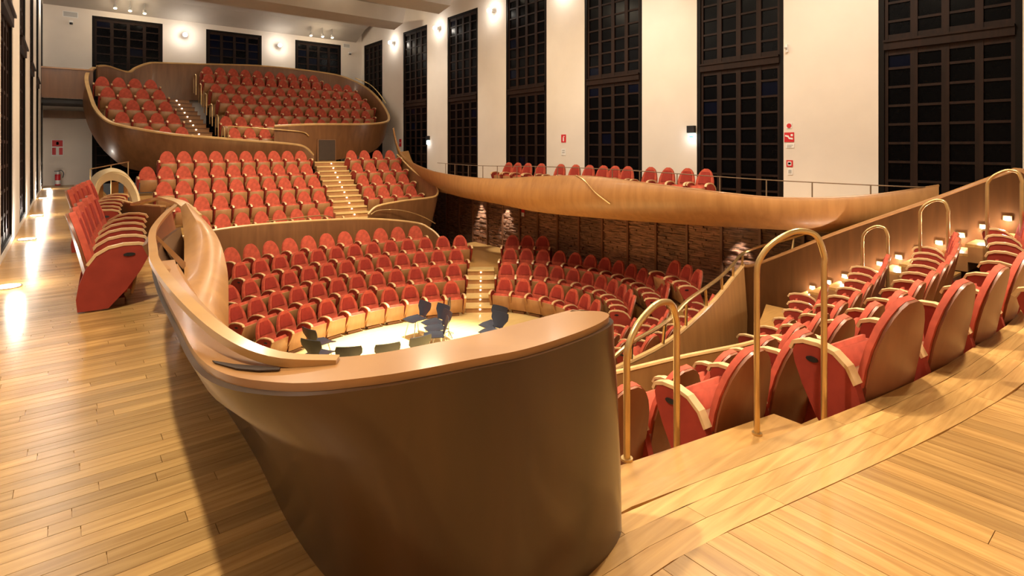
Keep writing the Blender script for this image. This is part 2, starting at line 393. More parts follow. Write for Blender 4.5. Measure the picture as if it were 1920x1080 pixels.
MB().thick([[(.335, 1.80, .781), (.375, 1.72, .785), (.422, 1.645, .791), (.462, 1.583, .795)], [(.338, 1.775, .781), (.372, 1.675, .787), (.412, 1.61, .792), (.455, 1.572, .795)]], .004).build('slot_shade', plain('dark_slot_shade', (.03, .014, .006), .6), drum)  # dark strip laid on the ledge, standing for the shade in a gap

# the leaf shaped balustrade that rises inside the hull
pl = [(.89, 6.2, .82), (.83, 5.6, .63), (.74, 5.0, .47), (.66, 4.4, .34), (.64, 3.6, .22)]
pr = [(.93, 6.2, .84), (1.01, 5.4, .66), (1.0, 4.9, .45), (.93, 4.5, .22), (.82, 4.0, .0)]
lf = thing('leaf_balustrade', 'honey coloured leaf shaped balustrade rising behind the left ribbon rail', 'balustrade')
PL, PRr = cr(pl, 6), cr(pr, 6); rows = []
for f in (0, .25, .5, .75, 1): rows.append([a.lerp(c, f)+Vector((0, -.12*math.sin(PI*f), .03*math.sin(PI*f))) for a, c in zip(PL, PRr)])
MB().thick(rows, .03).build('panelling', M['veneer'], lf, True)
MB().thick([[Vector(p) for p in PRr], [p+Vector((.03, .25, -.7)) for p in PRr], [p+Vector((.05, .6, -1.6)) for p in PRr]], .03).build('lower_skin', M['veneer'], lf, True)
MB().strip(cr([(.70, 8.5, .68), (.86, 7.6, .81), (.93, 7.05, .82), (.96, 6.6, .81), (.97, 5.95, .75)], 6), .10, .03).build('top_ribbon', M['maple'], lf, True)
sp = thing('stair_well_panel', 'brown veneer panel lining the small stair well beside the ribbon rail', 'panel')
MB().thick([[(.50, 5.3, .62), (.62, 5.9, .66), (.80, 6.6, .74), (.90, 7.1, .76)], [(.66, 5.3, .25), (.78, 5.9, .22), (.92, 6.6, .2), (1.0, 7.1, .2)], [(.78, 5.3, -.25), (.9, 5.9, -.25), (1.04, 6.6, -.25), (1.08, 7.1, -.25)]], .03).build('panelling', M['veneer_dark'], sp, True)

# left balcony: dark parapet panel, cream shell and a thin rail behind the seats
r = thing('balcony_parapet', 'dark brown flat parapet beyond the left balcony seats', 'parapet')
MB().thick([[(.66, 12.2, .50), (.84, 10.8, .50), (.98, 9.6, .55), (1.04, 8.8, .6)], [(.66, 12.2, .25), (.84, 10.8, .25), (.98, 9.6, .25), (1.04, 8.8, .25)], [(.66, 12.2, 0), (.84, 10.8, 0), (.98, 9.6, 0), (1.04, 8.8, 0)]], .04).build('panelling', M['veneer_dark'], r)
MB().strip([(.66, 12.2, .51), (.84, 10.8, .51), (.98, 9.6, .56), (1.04, 8.8, .61)], .07, .02).build('rim', M['maple'], r)
sh = thing('shell_canopy', 'glowing cream shell shaped wooden hood at the end of the left balcony seats', 'canopy')
so = cr([(.40, 13.9, .0), (.43, 13.9, .45), (.52, 13.9, .80), (.72, 13.75, .95), (.95, 13.5, .85), (1.08, 13.2, .55), (1.10, 13, .2)], 5)
MB().thick([[p+Vector((.02, -.35, -.04)) for p in so], [p+Vector((0, 0, .02)) for p in so], [p+Vector((-.05, .45, -.02)) for p in so]], .05).build('hood', M['cream'], sh, True)
si = [Vector((.75+(p.x-.75)*.82, p.y-.30, p.z*.80)) for p in so]
MB().thick([[p+Vector((.02, -.35, -.04)) for p in so], si], .04).build('lip', M['cream'], sh, True)
for x, w in ((.56, .10), (.80, .12), (.98, .07)):
    b = MB(); b.obox((x, 13.75, .35), (w, .03, .72), .5); b.build('slat', M['ledge'], sh)
r = thing('stair_rail', 'thin brass rail before the dark window under the upper hull', 'handrail')
MB().tube([(.50, 17, .88), (1.0, 18, .95), (1.42, 19, 1.0)], .014, 6).build('rail', M['brass'], r, True)
for p in ((.50, 17, .88), (.96, 17.9, .94), (1.41, 19, 1.0)):
    MB().tube([p, (p[0], p[1], 0)], .012, 6).build('post', M['brass'], r)

# upper hull
rf = [(.86, 25.2, 4.31), (.67, 24.6, 4.07), (.6, 24, 3.73), (.67, 23.4, 3.23), (.81, 22.6, 2.65), (1.13, 22, 2.24), (1.74, 21.6, 2.04), (2.9, 21.4, 1.84), (4, 21.3, 1.75), (5.17, 21.2, 1.65), (6.6, 21.2, 1.54), (7.1, 21.2, 1.42), (7.4, 21.2, 1.12)]
bf = [(.66, 25.2, 3.9), (.56, 24.8, 3.4), (.54, 24.4, 2.9), (.66, 23.9, 2.2), (.9, 23.4, 1.6), (1.25, 23, 1.1), (1.76, 22.6, .7), (2.9, 22, .5), (4, 21.8, .45), (5.17, 21.7, .45), (6.6, 21.6, .6), (7.1, 21.4, .7), (7.4, 21.25, .8)]
uh = thing('upper_hull', 'long brown wooden hull shaped balcony front below the top tier seats', 'balcony')
MB().thick(loft(rf, bf, ((.33, (0, -.08, -.05)), (.66, (0, -.06, -.08))), 4), .06).build('front_panelling', M['veneer_dark'], uh, True)
MB().strip(cr(rf, 4), .11, .05, (0, -.3, 1)).build('front_rim', M['maple'], uh, True)
rr = [(6.0, 21.3, 2.2), (7.44, 21.2, 2.3), (9.46, 21.4, 2.36), (10.75, 22, 2.50), (11.22, 22.6, 2.75), (11.36, 23.3, 3.22), (11.34, 24, 3.72), (11.2, 24.8, 4.22), (10.9, 25.6, 4.62), (10.23, 26.2, 4.93), (8.55, 26.5, 5.07), (6.71, 26.58, 5.09), (4.38, 26.58, 4.94), (3.04, 26.55, 4.86), (2.62, 26.5, 4.79), (2.21, 26.4, 4.56), (1.98, 26.2, 4.36), (1.62, 26, 4.40), (1.24, 25.6, 4.46), (.95, 25.3, 4.38)]
br = [(6.0, 21.4, .8), (7.44, 21.4, .85), (8.9, 21.6, .99), (10.1, 21.9, 1.24), (10.8, 22.3, 1.75), (11.1, 22.9, 2.2), (11.2, 23.8, 2.6), (11.1, 24.7, 3.0), (10.8, 25.5, 3.3), (10.15, 26.1, 3.4), (8.5, 26.45, 3.4), (6.7, 26.5, 3.4), (4.38, 26.5, 3.4), (3.04, 26.5, 3.3), (2.6, 26.45, 3.2), (2.2, 26.35, 3.1), (1.96, 26.15, 3.05), (1.6, 25.95, 3.0), (1.2, 25.6, 3.0), (.9, 25.3, 3.4)]
MB().thick(loft(rr, br, ((.33, (0, 0, -.02)), (.66, (0, 0, -.06))), 4), .06).build('rear_panelling', M['veneer_dark'], uh, True)
MB().strip(cr(rr, 4), .10, .05, (0, -.3, 1)).build('rear_rim', M['maple'], uh, True)
b = MB(); b.box(7.55, 8.28, 21.2, 21.36, .86, 1.73); b.build('door', M['veneer_dark'], uh)
b = MB(); b.box(7.60, 8.23, 21.17, 21.25, .92, 1.70); b.build('door_opening', plain('dark_vent', (.04, .022, .012), .6), uh)
r = thing('hull_rail', 'brass guard rail over the front row of the upper hull', 'handrail')
MB().tube(cr([(4.45, 21.22, 1.72), (4.45, 21.22, 2.08), (4.52, 21.22, 2.14), (5.2, 21.2, 2.11), (6.4, 21.18, 2.04), (7.0, 21.15, 1.98), (7.2, 21.15, 1.85)], 5), .022).build('rail', M['brass'], r, True)
r = thing('hull_rail', 'slender brass rail wrapping the right shoulder of the upper hull', 'handrail')
MB().tube(cr([(10.9, 25.5, 4.75), (11.25, 24.7, 4.42), (11.4, 24, 3.95), (11.42, 23.3, 3.42)], 5), .022).build('rail', M['brass'], r, True)

# gallery bridge at the far left
r = thing('gallery_bridge', 'brown panelled bridge between the left wall and the upper hull', 'bridge')
b = MB(); b.box(XL+.01, .80, 24.5, 24.56, 3.1, 4.1); b.build('panelling', M['veneer_dark'], r)
b = MB(); b.box(XL, .80, 24.45, 24.6, 4.1, 4.15); b.build('rim', M['ledge'], r)
b = MB(); b.box(XL, .9, 24.7, 26.7, 2.95, 3.1); b.build('deck', M['black'], r)
b = MB(); b.box(XL, .84, 26.5, 26.75, 2.5, 2.78); b.build('lintel_beam', M['veneer_dark'], r)

# middle tier: right hand parapet and the long curved front wall
mr = [(10.76, 20.9, 1.11), (10.57, 19.2, .51), (10.53, 18.1, .19), (10.52, 17.4, -.01), (10.34, 17.0, -.21), (10.04, 16.9, -.34), (8.95, 16.8, -.38), (8.03, 16.7, -.46), (7.75, 16.7, -.56), (7.57, 16.7, -.73)]
mb = [(10.7, 21, 0), (10.5, 19.2, -1), (10.4, 18.1, -1.2), (10.3, 17.5, -1.3), (10.15, 17.2, -1.4), (9.9, 17.1, -1.45), (8.95, 17, -1.45), (8.03, 16.9, -1.45), (7.75, 16.85, -1.4), (7.57, 16.8, -1.3)]
parapet('tier_parapet', 'curved wooden parapet closing the right block of the middle tier', 'parapet', mr, mb, M['veneer_dark'], ((.5, (0, -.04, 0)),), M['maple'], .035)
mf = [(1.6, 16.2, -.95), (2.2, 16.4, -.90), (3.1, 16.5, -.80), (4.16, 16.5, -.75), (5.95, 16.5, -.77), (7.66, 16.5, -.87), (9.08, 16.3, -1.09), (9.41, 16.0, -1.27), (9.59, 15.8, -1.47), (9.67, 15.6, -1.72)]
parapet('stalls_rear_wall', 'long low curved wooden wall behind the back row of the stalls', 'parapet', mf, [(p[0], p[1]+.02, -2.9) for p in mf], M['veneer_dark'], (), M['maple'], .035)
r = thing('tier_rail', 'thin brass rail in front of the lowest row of the middle tier', 'handrail')
MB().tube(cr([(4.58, 17.0, -.74), (5.3, 17, -.71), (6.13, 17.0, -.69), (6.5, 17, -.78), (6.55, 17.0, -.95)], 5), .016, 6).build('rail', M['brass'], r, True)
r = thing('tier_rail', 'curved brass rail below the right block of the middle tier', 'handrail')
MB().tube(cr([(7.6, 16.55, -.72), (7.9, 16.6, -.62), (8.6, 16.55, -.66), (9.3, 16.4, -.88), (9.7, 16.1, -1.15)], 5), .018, 6).build('rail', M['brass'], r, True)

# right balcony fascia: the bulging timber belly
ft_ = [(10.95, 21.65, 2.24), (10.92, 21.17, 1.44), (10.8, 20.28, .94), (10.2, 17.54, .61), (9.8, 15.15, .49), (9.8, 12.88, .47), (9.72, 11, .62), (9.75, 9.2, .70), (9.8, 7.6, .62), (10.02, 6.0, .51), (10.4, 4.85, .45), (11.0, 3.75, .53), (11.65, 2.8, .74)]
fb_ = [(11.2, 21.6, 1.2), (11.1, 21.0, .7), (10.95, 20.0, .35), (10.4, 17.4, .05), (9.95, 15.2, -.15), (9.85, 12.9, -.22), (9.75, 11, -.28), (9.9, 9.1, -.26), (10.2, 7.2, -.22), (10.5, 5.8, -.18), (10.8, 4.8, -.15), (11.25, 3.75, -.12), (11.7, 2.8, -.08)]
fa = thing('balcony_fascia', 'bulging honey wood fascia sweeping along the right balcony', 'balcony')
T, B = cr(ft_, 5), cr(fb_, 5); rows = []
for f, o, up in ((0, 0, 0), (.12, -.10, .02), (.35, -.22, 0), (.6, -.26, 0), (.82, -.18, 0), (1, 0, 0)):
    row = []
    for i, (a, c) in enumerate(zip(T, B)):
        k = .25+.75*max(0, 1-abs(a.y-8.8)/8); row.append(a.lerp(c, f)+Vector((o*k, o*k*.15, up)))
    rows.append(row)
rows.append([c+Vector((.5, .1, .06)) for c in B])
MB().thick(rows, .04).build('panelling', M['veneer'], fa, True)
MB().tube([p+Vector((.02, 0, .01)) for p in T], .022).build('rim', M['ledge'], fa, True)
p0 = rows[0][36]
MB().tube(cr([rows[0][34]+Vector((-.02, 0, .03)), rows[1][35]+Vector((-.04, 0, .01)), rows[2][36]+Vector((-.04, 0, 0)), rows[3][37]+Vector((-.04, 0, 0))], 4), .014, 6).build('trim_strip', M['brass'], fa, True)
r = thing('balcony_rail', 'slim metal rail on posts along the right balcony edge', 'handrail')
ry = cr([(11.6, 2.9, .72), (11.25, 3.45, .73), (11.0, 5.22, .75), (10.6, 6.4, .80), (10.32, 8.5, .87), (10.3, 11, .88), (10.3, 13, .85), (10.4, 15, .82), (10.75, 17.7, .84)], 12)
MB().tube(ry, .010, 6).build('rail', M['dull_rail'], r, True)
acc = 1
for p, q in zip(ry, ry[1:]):
    acc += (q-p).length
    if acc >= .9:
        acc -= .9; b = MB(); b.tube([(q.x, q.y, .08), q], .012, 6); b.build('post', M['dull_rail'], r)

# sloping wall W of the near terrace
wt = [(10.8, 1.5, .85), (10.8, 1.56, 1.03), (10.8, 1.66, 1.07), (10.8, 1.8, 1.02), (10.8, 2.59, .61), (10.8, 3.33, .244), (10.8, 4.17, -.177), (10.8, 5.13, -.706), (10.8, 5.66, -.98), (10.8, 5.9, -1.02)]
wb = [(10.8, 1.5, -.3), (10.8, 1.56, -.35), (10.8, 1.66, -.4), (10.8, 1.8, -.6), (10.8, 2.59, -.9), (10.8, 3.33, -1.3), (10.8, 4.17, -1.8), (10.8, 5.13, -2.2), (10.8, 5.66, -2.4), (10.8, 5.9, -2.4)]
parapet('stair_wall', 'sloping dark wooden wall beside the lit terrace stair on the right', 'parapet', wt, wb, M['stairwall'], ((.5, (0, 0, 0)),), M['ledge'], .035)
f2 = [(3.2, 4.9, -1.66), (4.6, 4.95, -1.64), (5.94, 5.02, -1.62), (7.05, 5.12, -1.6), (7.93, 5.24, -1.5), (8.99, 5.4, -1.3), (10.12, 5.69, -1.12), (10.79, 5.85, -1.0)]
parapet('stalls_parapet', 'long honey wood parapet sloping down between near terrace and stalls', 'parapet', f2, [(p[0], p[1]-.05, -3.0) for p in f2], M['veneer'], ((.5, (0, -.05, 0)),), M['maple'], .04)
r = thing('parapet_rail', 'curved brass handrail on posts above the honey wood stalls parapet', 'handrail')
pr_ = [(5.7, 5.0, -1.50), (6.14, 4.98, -1.33), (7.0, 5.02, -1.22), (7.75, 5.15, -1.06), (8.53, 5.3, -1.0), (9.3, 5.45, -.93), (9.97, 5.6, -.83), (10.6, 5.75, -.72), (10.9, 5.45, -.55), (10.95, 4.9, -.33), (10.95, 4.2, .02)]
MB().tube(cr(pr_, 5), .03).build('rail', M['brass'], r, True)
for p, q in (((6.2, 5.0, -1.33), (6.25, 5.05, -1.62)), ((7.0, 5.02, -1.22), (7.08, 5.12, -1.6)), ((7.75, 5.15, -1.06), (7.85, 5.23, -1.5)), ((8.53, 5.3, -1.0), (8.65, 5.35, -1.35)), ((9.3, 5.45, -.93), (9.4, 5.5, -1.22)), ((9.97, 5.6, -.83), (10.1, 5.68, -1.1)), ((10.6, 5.75, -.72), (10.7, 5.82, -1.0)), ((10.95, 4.9, -.33), (10.85, 4.9, -.6))):
    MB().tube([p, q], .024, 6).build('post', M['brass'], r)
f1 = [(2.4, 4.2, -.92), (3.4, 4.0, -.91), (4.31, 3.76, -.9), (5.21, 3.58, -.9), (6.14, 3.34, -.9), (6.65, 3.27, -.9), (6.86, 3.2, -.93), (6.9, 3.05, -1.05), (6.9, 2.98, -1.25)]
parapet('terrace_parapet', 'low wooden parapet in front of the lowest left terrace seats', 'parapet', f1, [(p[0], p[1], -1.9) for p in f1], M['veneer'], (), M['maple'], .03)

# ------------------------------------------------------------------ concert seats
def arch_w(z): return .228 if z <= .45 else .228*math.sqrt(max(0, 1-((z-.45)/.38)**2))
def back_grid(z0, zs, dy, kw, bend):
    rows = []
    for z in zs:
        w = max(arch_w(z)*kw, .03); row = []
        for u in (-1, -.6, 0, .6, 1):
            x = u*w; row.append((x, -.19-.16*(z-.1)/.72+dy+bend*x*x, z))
        rows.append(row)
    return rows
ZS = (.15, .30, .47, .58, .68, .75, .795, .822)
sm = MB().thick(back_grid(0, ZS, 0, 1, .7), .022).mesh('back_shell', M['shell'], True)
b = MB(); b.thick([[(x*1.045, y, z+.010) for x, y, z in r] for r in back_grid(0, (.36, .47, .58, .68, .75, .795, .822), .036, 1, .7)], .048); cm = b.mesh('back_cushion', M['velvet'], True)
b = MB(); b.thick([[(x, y, z+.02) for x, y, z in r] for r in back_grid(0, (.50, .58, .66, .72, .75), .062, .72, .7)], .02); hm = b.mesh('back_pad', M['velvet_dark'], True)
def beveled(name, dims, mat, bev, seg=2):
    b = MB(); b.box(*dims); me = b.mesh(name, mat); q = bmesh.new(); q.from_mesh(me)
    bmesh.ops.bevel(q, geom=list(q.edges), offset=bev, segments=seg, affect='EDGES'); q.to_mesh(me); q.free()
    for p in me.polygons: p.use_smooth = True
    return me
def tilt(me, a, c):
    me.transform(Matrix.Translation(c) @ Matrix.Rotation(a, 4, 'X')); return me
seat_m = tilt(beveled('seat', (-.225, .225, -.045, .045, 0, .385), M['velvet'], .03), -.17, (0, .06, .115))
sfm = tilt(beveled('seat_front', (-.232, .232, .044, .064, -.01, .352), M['seatwood'], .008, 1), -.17, (0, .06, .115))
ped = MB().box(-.16, .16, -.10, .06, 0, .06).box(-.12, .12, -.08, .08, .12, .35).mesh('pedestal', M['fin'])
LEAFP = [(-.27, .015), (-.06, .015), (.07, .16), (.17, .31), (.225, .42), (.240, .48), (.22, .522), (.14, .541), (.03, .543), (-.07, .522), (-.155, .465), (-.215, .37), (-.262, .24), (-.280, .12)]
def leaf_mesh(name, x, t, mat):
    v = [(x-t/2, y, z) for y, z in LEAFP]+[(x+t/2, y, z) for y, z in LEAFP]; n = len(LEAFP)
    return MB().add(v, [tuple(range(n)), tuple(range(2*n-1, n-1, -1))]+[(i, i+n, (i+1) % n+n, (i+1) % n) for i in range(n)]).mesh(name, mat)
FR = [(-.205, .40), (-.15, .48), (-.06, .535), (.05, .556), (.16, .552), (.235, .53), (.258, .49)]
POST = [(.250, .49), (.21, .39), (.09, .175), (-.03, .02)]
def frame_mesh(x, FR=FR, name='armrest', mat='arm', wide=.027):
    b = MB(); rows = []
    for i, (y, z) in enumerate(FR):
        a, c = FR[max(i-1, 0)], FR[min(i+1, len(FR)-1)]; ty, tz = c[0]-a[0], c[1]-a[1]; L = math.hypot(ty, tz); ny, nz = -tz/L, ty/L
        w = wide
        rows.append([(x-w, y+ny*.011, z+nz*.011), (x+w, y+ny*.011, z+nz*.011), (x+w, y-ny*.011, z-nz*.011), (x-w, y-ny*.011, z-nz*.011)])
    b.section(rows, lambda i: rows[i]); return b.mesh(name, M[mat], False)
pm = {s: leaf_mesh('side_panel', .28*s, .046, M['velvet_shade']) for s in (-1, 1)}
am = {s: frame_mesh(.28*s) for s in (-1, 1)}
pom = {s: frame_mesh(.28*s, POST, 'arm_post', 'seatwood', .027) for s in (-1, 1)}
def plate_mesh(s):
    b = MB(); x = s*.306; pts = [(.09+.045*math.cos(k*PI/5), .465+.016*math.sin(k*PI/5)) for k in range(10)]
    v = [(x-.004, y, z) for y, z in pts]+[(x+.004, y, z) for y, z in pts]
    return b.add(v, [tuple(range(10)), tuple(range(19, 9, -1))]+[(i, i+10, (i+1) % 10+10, (i+1) % 10) for i in range(10)]).mesh('row_plate', M['black'])
plm = {s: plate_mesh(s) for s in (-1, 1)}
ORD = ['first', 'second', 'third', 'fourth', 'fifth', 'sixth', 'seventh', 'eighth', 'ninth', 'tenth', 'eleventh', 'twelfth', 'thirteenth', 'fourteenth', 'fifteenth']
FOCUS = Vector((5.7, 10.3))
def circle3(a, b, c):
    ax, ay = a; bx, by = b; cx, cy = c; d = 2*(ax*(by-cy)+bx*(cy-ay)+cx*(ay-by))
    if abs(d) < 1e-4: return None
    s = [q[0]**2+q[1]**2 for q in (a, b, c)]
    return Vector(((s[0]*(by-cy)+s[1]*(cy-ay)+s[2]*(ay-by))/d, (s[0]*(cx-bx)+s[1]*(ax-cx)+s[2]*(bx-ax))/d))
def arc_points(p0, pm_, p2, n, ext=0):
    o = circle3(p0, pm_, p2)
    if o is None or (Vector(p0)-o).length > 300:
        a, c = Vector(p0), Vector(p2); d = (c-a).normalized(); nn = Vector((-d.y, d.x))
        if nn.dot(FOCUS-a) < 0: nn = -nn
        a -= d*ext; c += d*ext
        return [(a.lerp(c, i/max(1, n-1)), nn) for i in range(n)]
    R = (Vector(p0)-o).length; A = [math.atan2(q[1]-o.y, q[0]-o.x) for q in (p0, pm_, p2)]
    while A[1]-A[0] > PI: A[1] -= 2*PI
    while A[1]-A[0] < -PI: A[1] += 2*PI
    while A[2]-A[1] > PI: A[2] -= 2*PI
    while A[2]-A[1] < -PI: A[2] += 2*PI
    e = ext/R*(1 if A[2] > A[0] else -1); a0, a1 = A[0]-e, A[2]+e; out = []
    for i in range(n):
        a = lerp(a0, a1, i/max(1, n-1)); v = Vector((math.cos(a), math.sin(a))); out.append((o+v*R, -v))
    return out
def chair(p, face, z, label, group, s=(1, 1, 1), ends=(-1,), plate=(), full=True, post=False):
    t = thing('concert_seat', label, 'seat', (p[0], p[1], z), math.atan2(-face[0], face[1]), group); t.scale = s
    if full: put('back_shell', sm, t); put('pedestal', ped, t)
    put('back_cushion', cm, t); put('seat', seat_m, t); put('seat_front', sfm, t)
    if full: put('back_pad', hm, t)
    for e in ends: put('side_panel', pm[e], t); put('armrest', am[e], t)
    if post:
        for e in ends: put('arm_post', pom[e], t)
    for e in plate: put('row_plate', plm[e], t)
    return t
def row(p0, pm_, p2, n, z, rowname, block, s=(1, 1, 1), full=True, tread=None, off=.34, lead='red velvet seat', ext=.45, skip=(), plates=False, post=False):
    pts = arc_points(p0, pm_, p2, n)
    for i, (q, f) in enumerate(pts):
        if i in skip: continue
        p = q+f*off*s[1]
        # the neighbour on the local +x side?
        nb = pts[i+1][0] if i+1 < n else None; right = Vector((f.y, -f.x))
        has = any(0 <= j < n and j not in skip and (pts[j][0]-q).dot(right) > 0 for j in (i-1, i+1))
        ends = (-1,) if has else (-1, 1)
        lone = not any(0 <= j < n and j not in skip and (pts[j][0]-q).dot(right) < 0 for j in (i-1, i+1))
        pl = ((1,) if not has else ())+((-1,) if lone else ())
        chair(p, f, z, '%s, %s from left in %s row of %s' % (lead, ORD[i], rowname, block), '%s row of %s' % (rowname, block), s, ends, pl if full else (), full, post)
    if tread:
        fr, bk, zb = tread; P = arc_points(p0, pm_, p2, 16, ext)
        poly = [tuple(q+f*fr) for q, f in P]+[tuple(q-f*bk) for q, f in P[::-1]]
        o = struct(MB().prism(poly, zb, z).build('tier_step', M['floor_base']))
B1 = 'the main stalls'; B2 = 'the right stalls'
row((3.19, 12.26), (5.89, 12.98), (8.03, 12.55), 10, -2.98, 'front', B1, post=True)
row((2.76, 12.82), (5.94, 13.8), (8.64, 13.38), 12, -2.73, 'second', B1, tread=(.62, 1.2, -3.3))
row((2.81, 13.55), (6.07, 14.6), (9.22, 14.14), 13, -2.48, 'third', B1, tread=(.6, 1.2, -3.3))
row((3.27, 14.6), (6.4, 15.36), (9.79, 14.79), 13, -2.21, 'fourth', B1, tread=(.6, 1.2, -3.3))
row((3.24, 15.4), (6.0, 16.15), (8.8, 15.9), 11, -1.95, 'back', B1, tread=(.6, .3, -3.3), full=False)
row((9.42, 11.93), (10.0, 10.2), (9.72, 8.80), 7, -2.98, 'front', B2, post=True)
row((9.91, 12.51), (10.92, 10.55), (9.93, 7.9), 11, -2.73, 'second', B2, tread=(.55, .9, -3.3), ext=.3)
row((10.57, 13.17), (11.75, 10.5), (10.61, 7.49), 13, -2.48, 'third', B2, tread=(.5, .4, -3.3), ext=.3)
row((11.13, 13.73), (11.45, 13.37), (11.76, 13.0), 3, -2.21, 'back', B2, tread=(.5, .3, -3.3), ext=.2)
row((11.3, 7.75), (11.12, 7.3), (10.85, 6.85), 3, -2.1, 'raised corner', B2, tread=(.7, .4, -3.3), ext=.2)
B3 = 'the near stalls'
row((7.0, 6.85), (8.2, 6.95), (9.25, 7.35), 5, -2.98, 'stage side', B3, lead='red seat seen from behind')
row((6.9, 6.15), (8.2, 6.25), (9.55, 6.75), 6, -2.73, 'middle', B3, tread=(.6, .5, -3.3), lead='red seat seen from behind')
row((7.4, 5.5), (8.9, 5.7), (10.4, 6.25), 6, -2.45, 'rear', B3, tread=(.55, .4, -3.3), lead='red seat seen from behind', full=True)
B4 = 'the middle tier'; B5 = 'the middle tier right block'
def mid(x0, x1, y, n, z, nm, blk, sag=0): row((x0, y), ((x0+x1)/2, y+sag), (x1, y), n, z-.8, nm, blk, s=(.94, 1, 1), full=False, tread=(.7, .6, -2.9), ext=.35)
mid(3.05, 6.75, 17.9, 8, -.56, 'front', B4)
mid(2.66, 6.65, 18.6, 9, -.08, 'second', B4)
mid(2.30, 6.72, 19.3, 10, .36, 'third', B4)
mid(1.95, 6.70, 20.0, 11, .79, 'fourth', B4)
mid(2.55, 6.72, 20.7, 10, 1.25, 'back', B4)
mid(8.42, 10.10, 18.6, 4, -.05, 'front', B5); mid(8.50, 10.15, 19.3, 4, .36, 'second', B5)
mid(8.58, 10.20, 20.0, 4, .80, 'third', B5); mid(8.65, 10.28, 20.7, 4, 1.26, 'back', B5)
B6 = 'the top tier'; B7 = 'the top tier left block'
def up(x0, x1, y, n, z, nm, blk): row((x0, y), ((x0+x1)/2, y), (x1, y), n, z-.8, nm, blk, s=(.92, 1, 1), full=False, tread=None if nm == 'front' else (.45, .6, z-1.25), ext=.12)
up(4.84, 6.43, 22.25, 4, 2.09, 'front', B6); up(4.69, 10.31, 22.85, 12, 2.54, 'second', B6); up(5.04, 10.47, 23.45, 12, 3.01, 'third', B6)
up(4.85, 10.74, 24.05, 13, 3.46, 'fourth', B6); up(4.71, 10.60, 24.70, 13, 3.90, 'fifth', B6); up(4.55, 10.42, 25.35, 13, 4.33, 'sixth', B6); up(4.63, 9.05, 26.00, 10, 4.74, 'back', B6)
up(2.19, 3.18, 22.25, 3, 2.09, 'front', B7); up(1.52, 3.01, 22.85, 4, 2.57, 'second', B7); up(1.37, 2.84, 23.45, 4, 3.03, 'third', B7); up(1.19, 2.71, 24.05, 4, 3.48, 'fourth', B7); up(1.06, 2.52, 24.70, 4, 3.91, 'back', B7)
# left balcony: two curved runs facing right
B8 = 'the left balcony'
FOCUS = Vector((6, 9))
row((.03, 6.22), (.10, 7.3), (.22, 8.4), 5, 0, 'nearest', B8, lead='orange red seat', plates=True)
row((.03, 9.64), (.12, 10.7), (.30, 12.2), 5, 0, 'farther', B8, lead='orange red seat')
# right balcony: one run against the wall, in clumps
k = 0
for y in (13.58, 13.13, 12.65, 12.05, 11.23, 10.65, 10.14, 9.65, 9.26, 8.85, 8.16, 7.67, 7.16, 6.70):
    chair((10.58, y), (-1, -.12), .08, 'red seat on the right balcony, %s from left behind the honey fascia' % ORD[k], 'seats of the right balcony', (.86, 1, 1.03), (-1, 1), (), True); k += 1
# near terrace
FOCUS = Vector((5.7, 10.3)); B9 = 'the near terrace'
bl = 'brown backed red seat'
row((3.76, 1.03), (6.3, .88), (10.0, 1.40), 9, -.33, 'top', B9, s=(1.25, .82, 1.04), lead=bl, off=.34)
row((3.22, 1.66), (5.65, 1.55), (9.85, 2.14), 13, -.66, 'second', B9, s=(1.05, .88, 1.03), lead=bl)
row((3.03, 2.45), (5.65, 2.32), (9.8, 2.96), 13, -1.07, 'third', B9, s=(1.08, .9, 1), lead=bl)
row((7.44, 3.36), (8.75, 3.5), (9.8, 3.84), 5, -1.68, 'lowest', B9, lead=bl)
chair((4.87, .46), (0, 1), 0, 'red seat on the foreground floor at the right picture edge', 'near terrace loose seat', (1.1, 1, 1), (-1, 1), (-1,), True)
for z, o0, o1, x1 in ((-.33, -.1, .44, 10.0), (-.66, .4, .98, 10.0), (-1.07, .9, 1.98, 10.0)):
    xs = [1.72+.4*i for i in range(23)]
    poly = [(x, E0(x)+o0+(.0 if x > 2.6 else .0)) for x in xs if x < x1]; poly = poly+[(x, E0(x)+o1) for x in xs[::-1] if x < x1]
    struct(MB().prism(poly, z-.6, z).build('terrace_step', M['floor_base']))
xs = [1.6+.1*i for i in range(18)]
struct(MB().prism([(x, E0(x)-.1) for x in xs]+[(x, E0(x)+.43) for x in xs[::-1]], -.32, -.19).build('terrace_aisle_step', M['floor_base']))
struct(MB().prism([(7.0, 2.9), (10.75, 2.9), (10.75, 5.35), (10.0, 5.05), (9.4, 4.82), (8.9, 4.55), (8.4, 4.15), (7.0, 4.0)], -2.0, -1.68).build('terrace_landing', M['floor_base']))

# ------------------------------------------------------------------ stairs
def flight(name, label, a, b_, w, n, mat, led=None, rise_end=True):
    """n steps from a (foot) to b_ (head); each step its own piece; led = side lamp offset across"""
    r = thing(name, label, 'stairs'); a, b_ = Vector(a), Vector(b_); d = b_-a; h = Vector((d.x, d.y, 0)); L = h.length/n; h.normalize(); s = Vector((h.y, -h.x, 0))
    ang = math.atan2(h.y, h.x)
    for i in range(n):
        zt = a.z+d.z*(i+1)/n; c = a+h*(L*(i+.5)); hh = d.z/n+.12
        b = MB(); b.obox((c.x, c.y, zt-hh/2-.02), (L, w, hh-.04), ang); b.build('riser', M['seatwood'], r)
        b = MB(); c2 = c-h*.015; b.obox((c2.x, c2.y, zt-.02), (L+.03, w, .04), ang); t = b.build('tread', mat, r)
        if led is not None:
            q = a+h*(L*i-.012)+s*led
            b = MB(); b.obox((q.x, q.y, zt-.075), (.02, .035, .03), ang); b.build('step_light', M['led'], r)
    return r
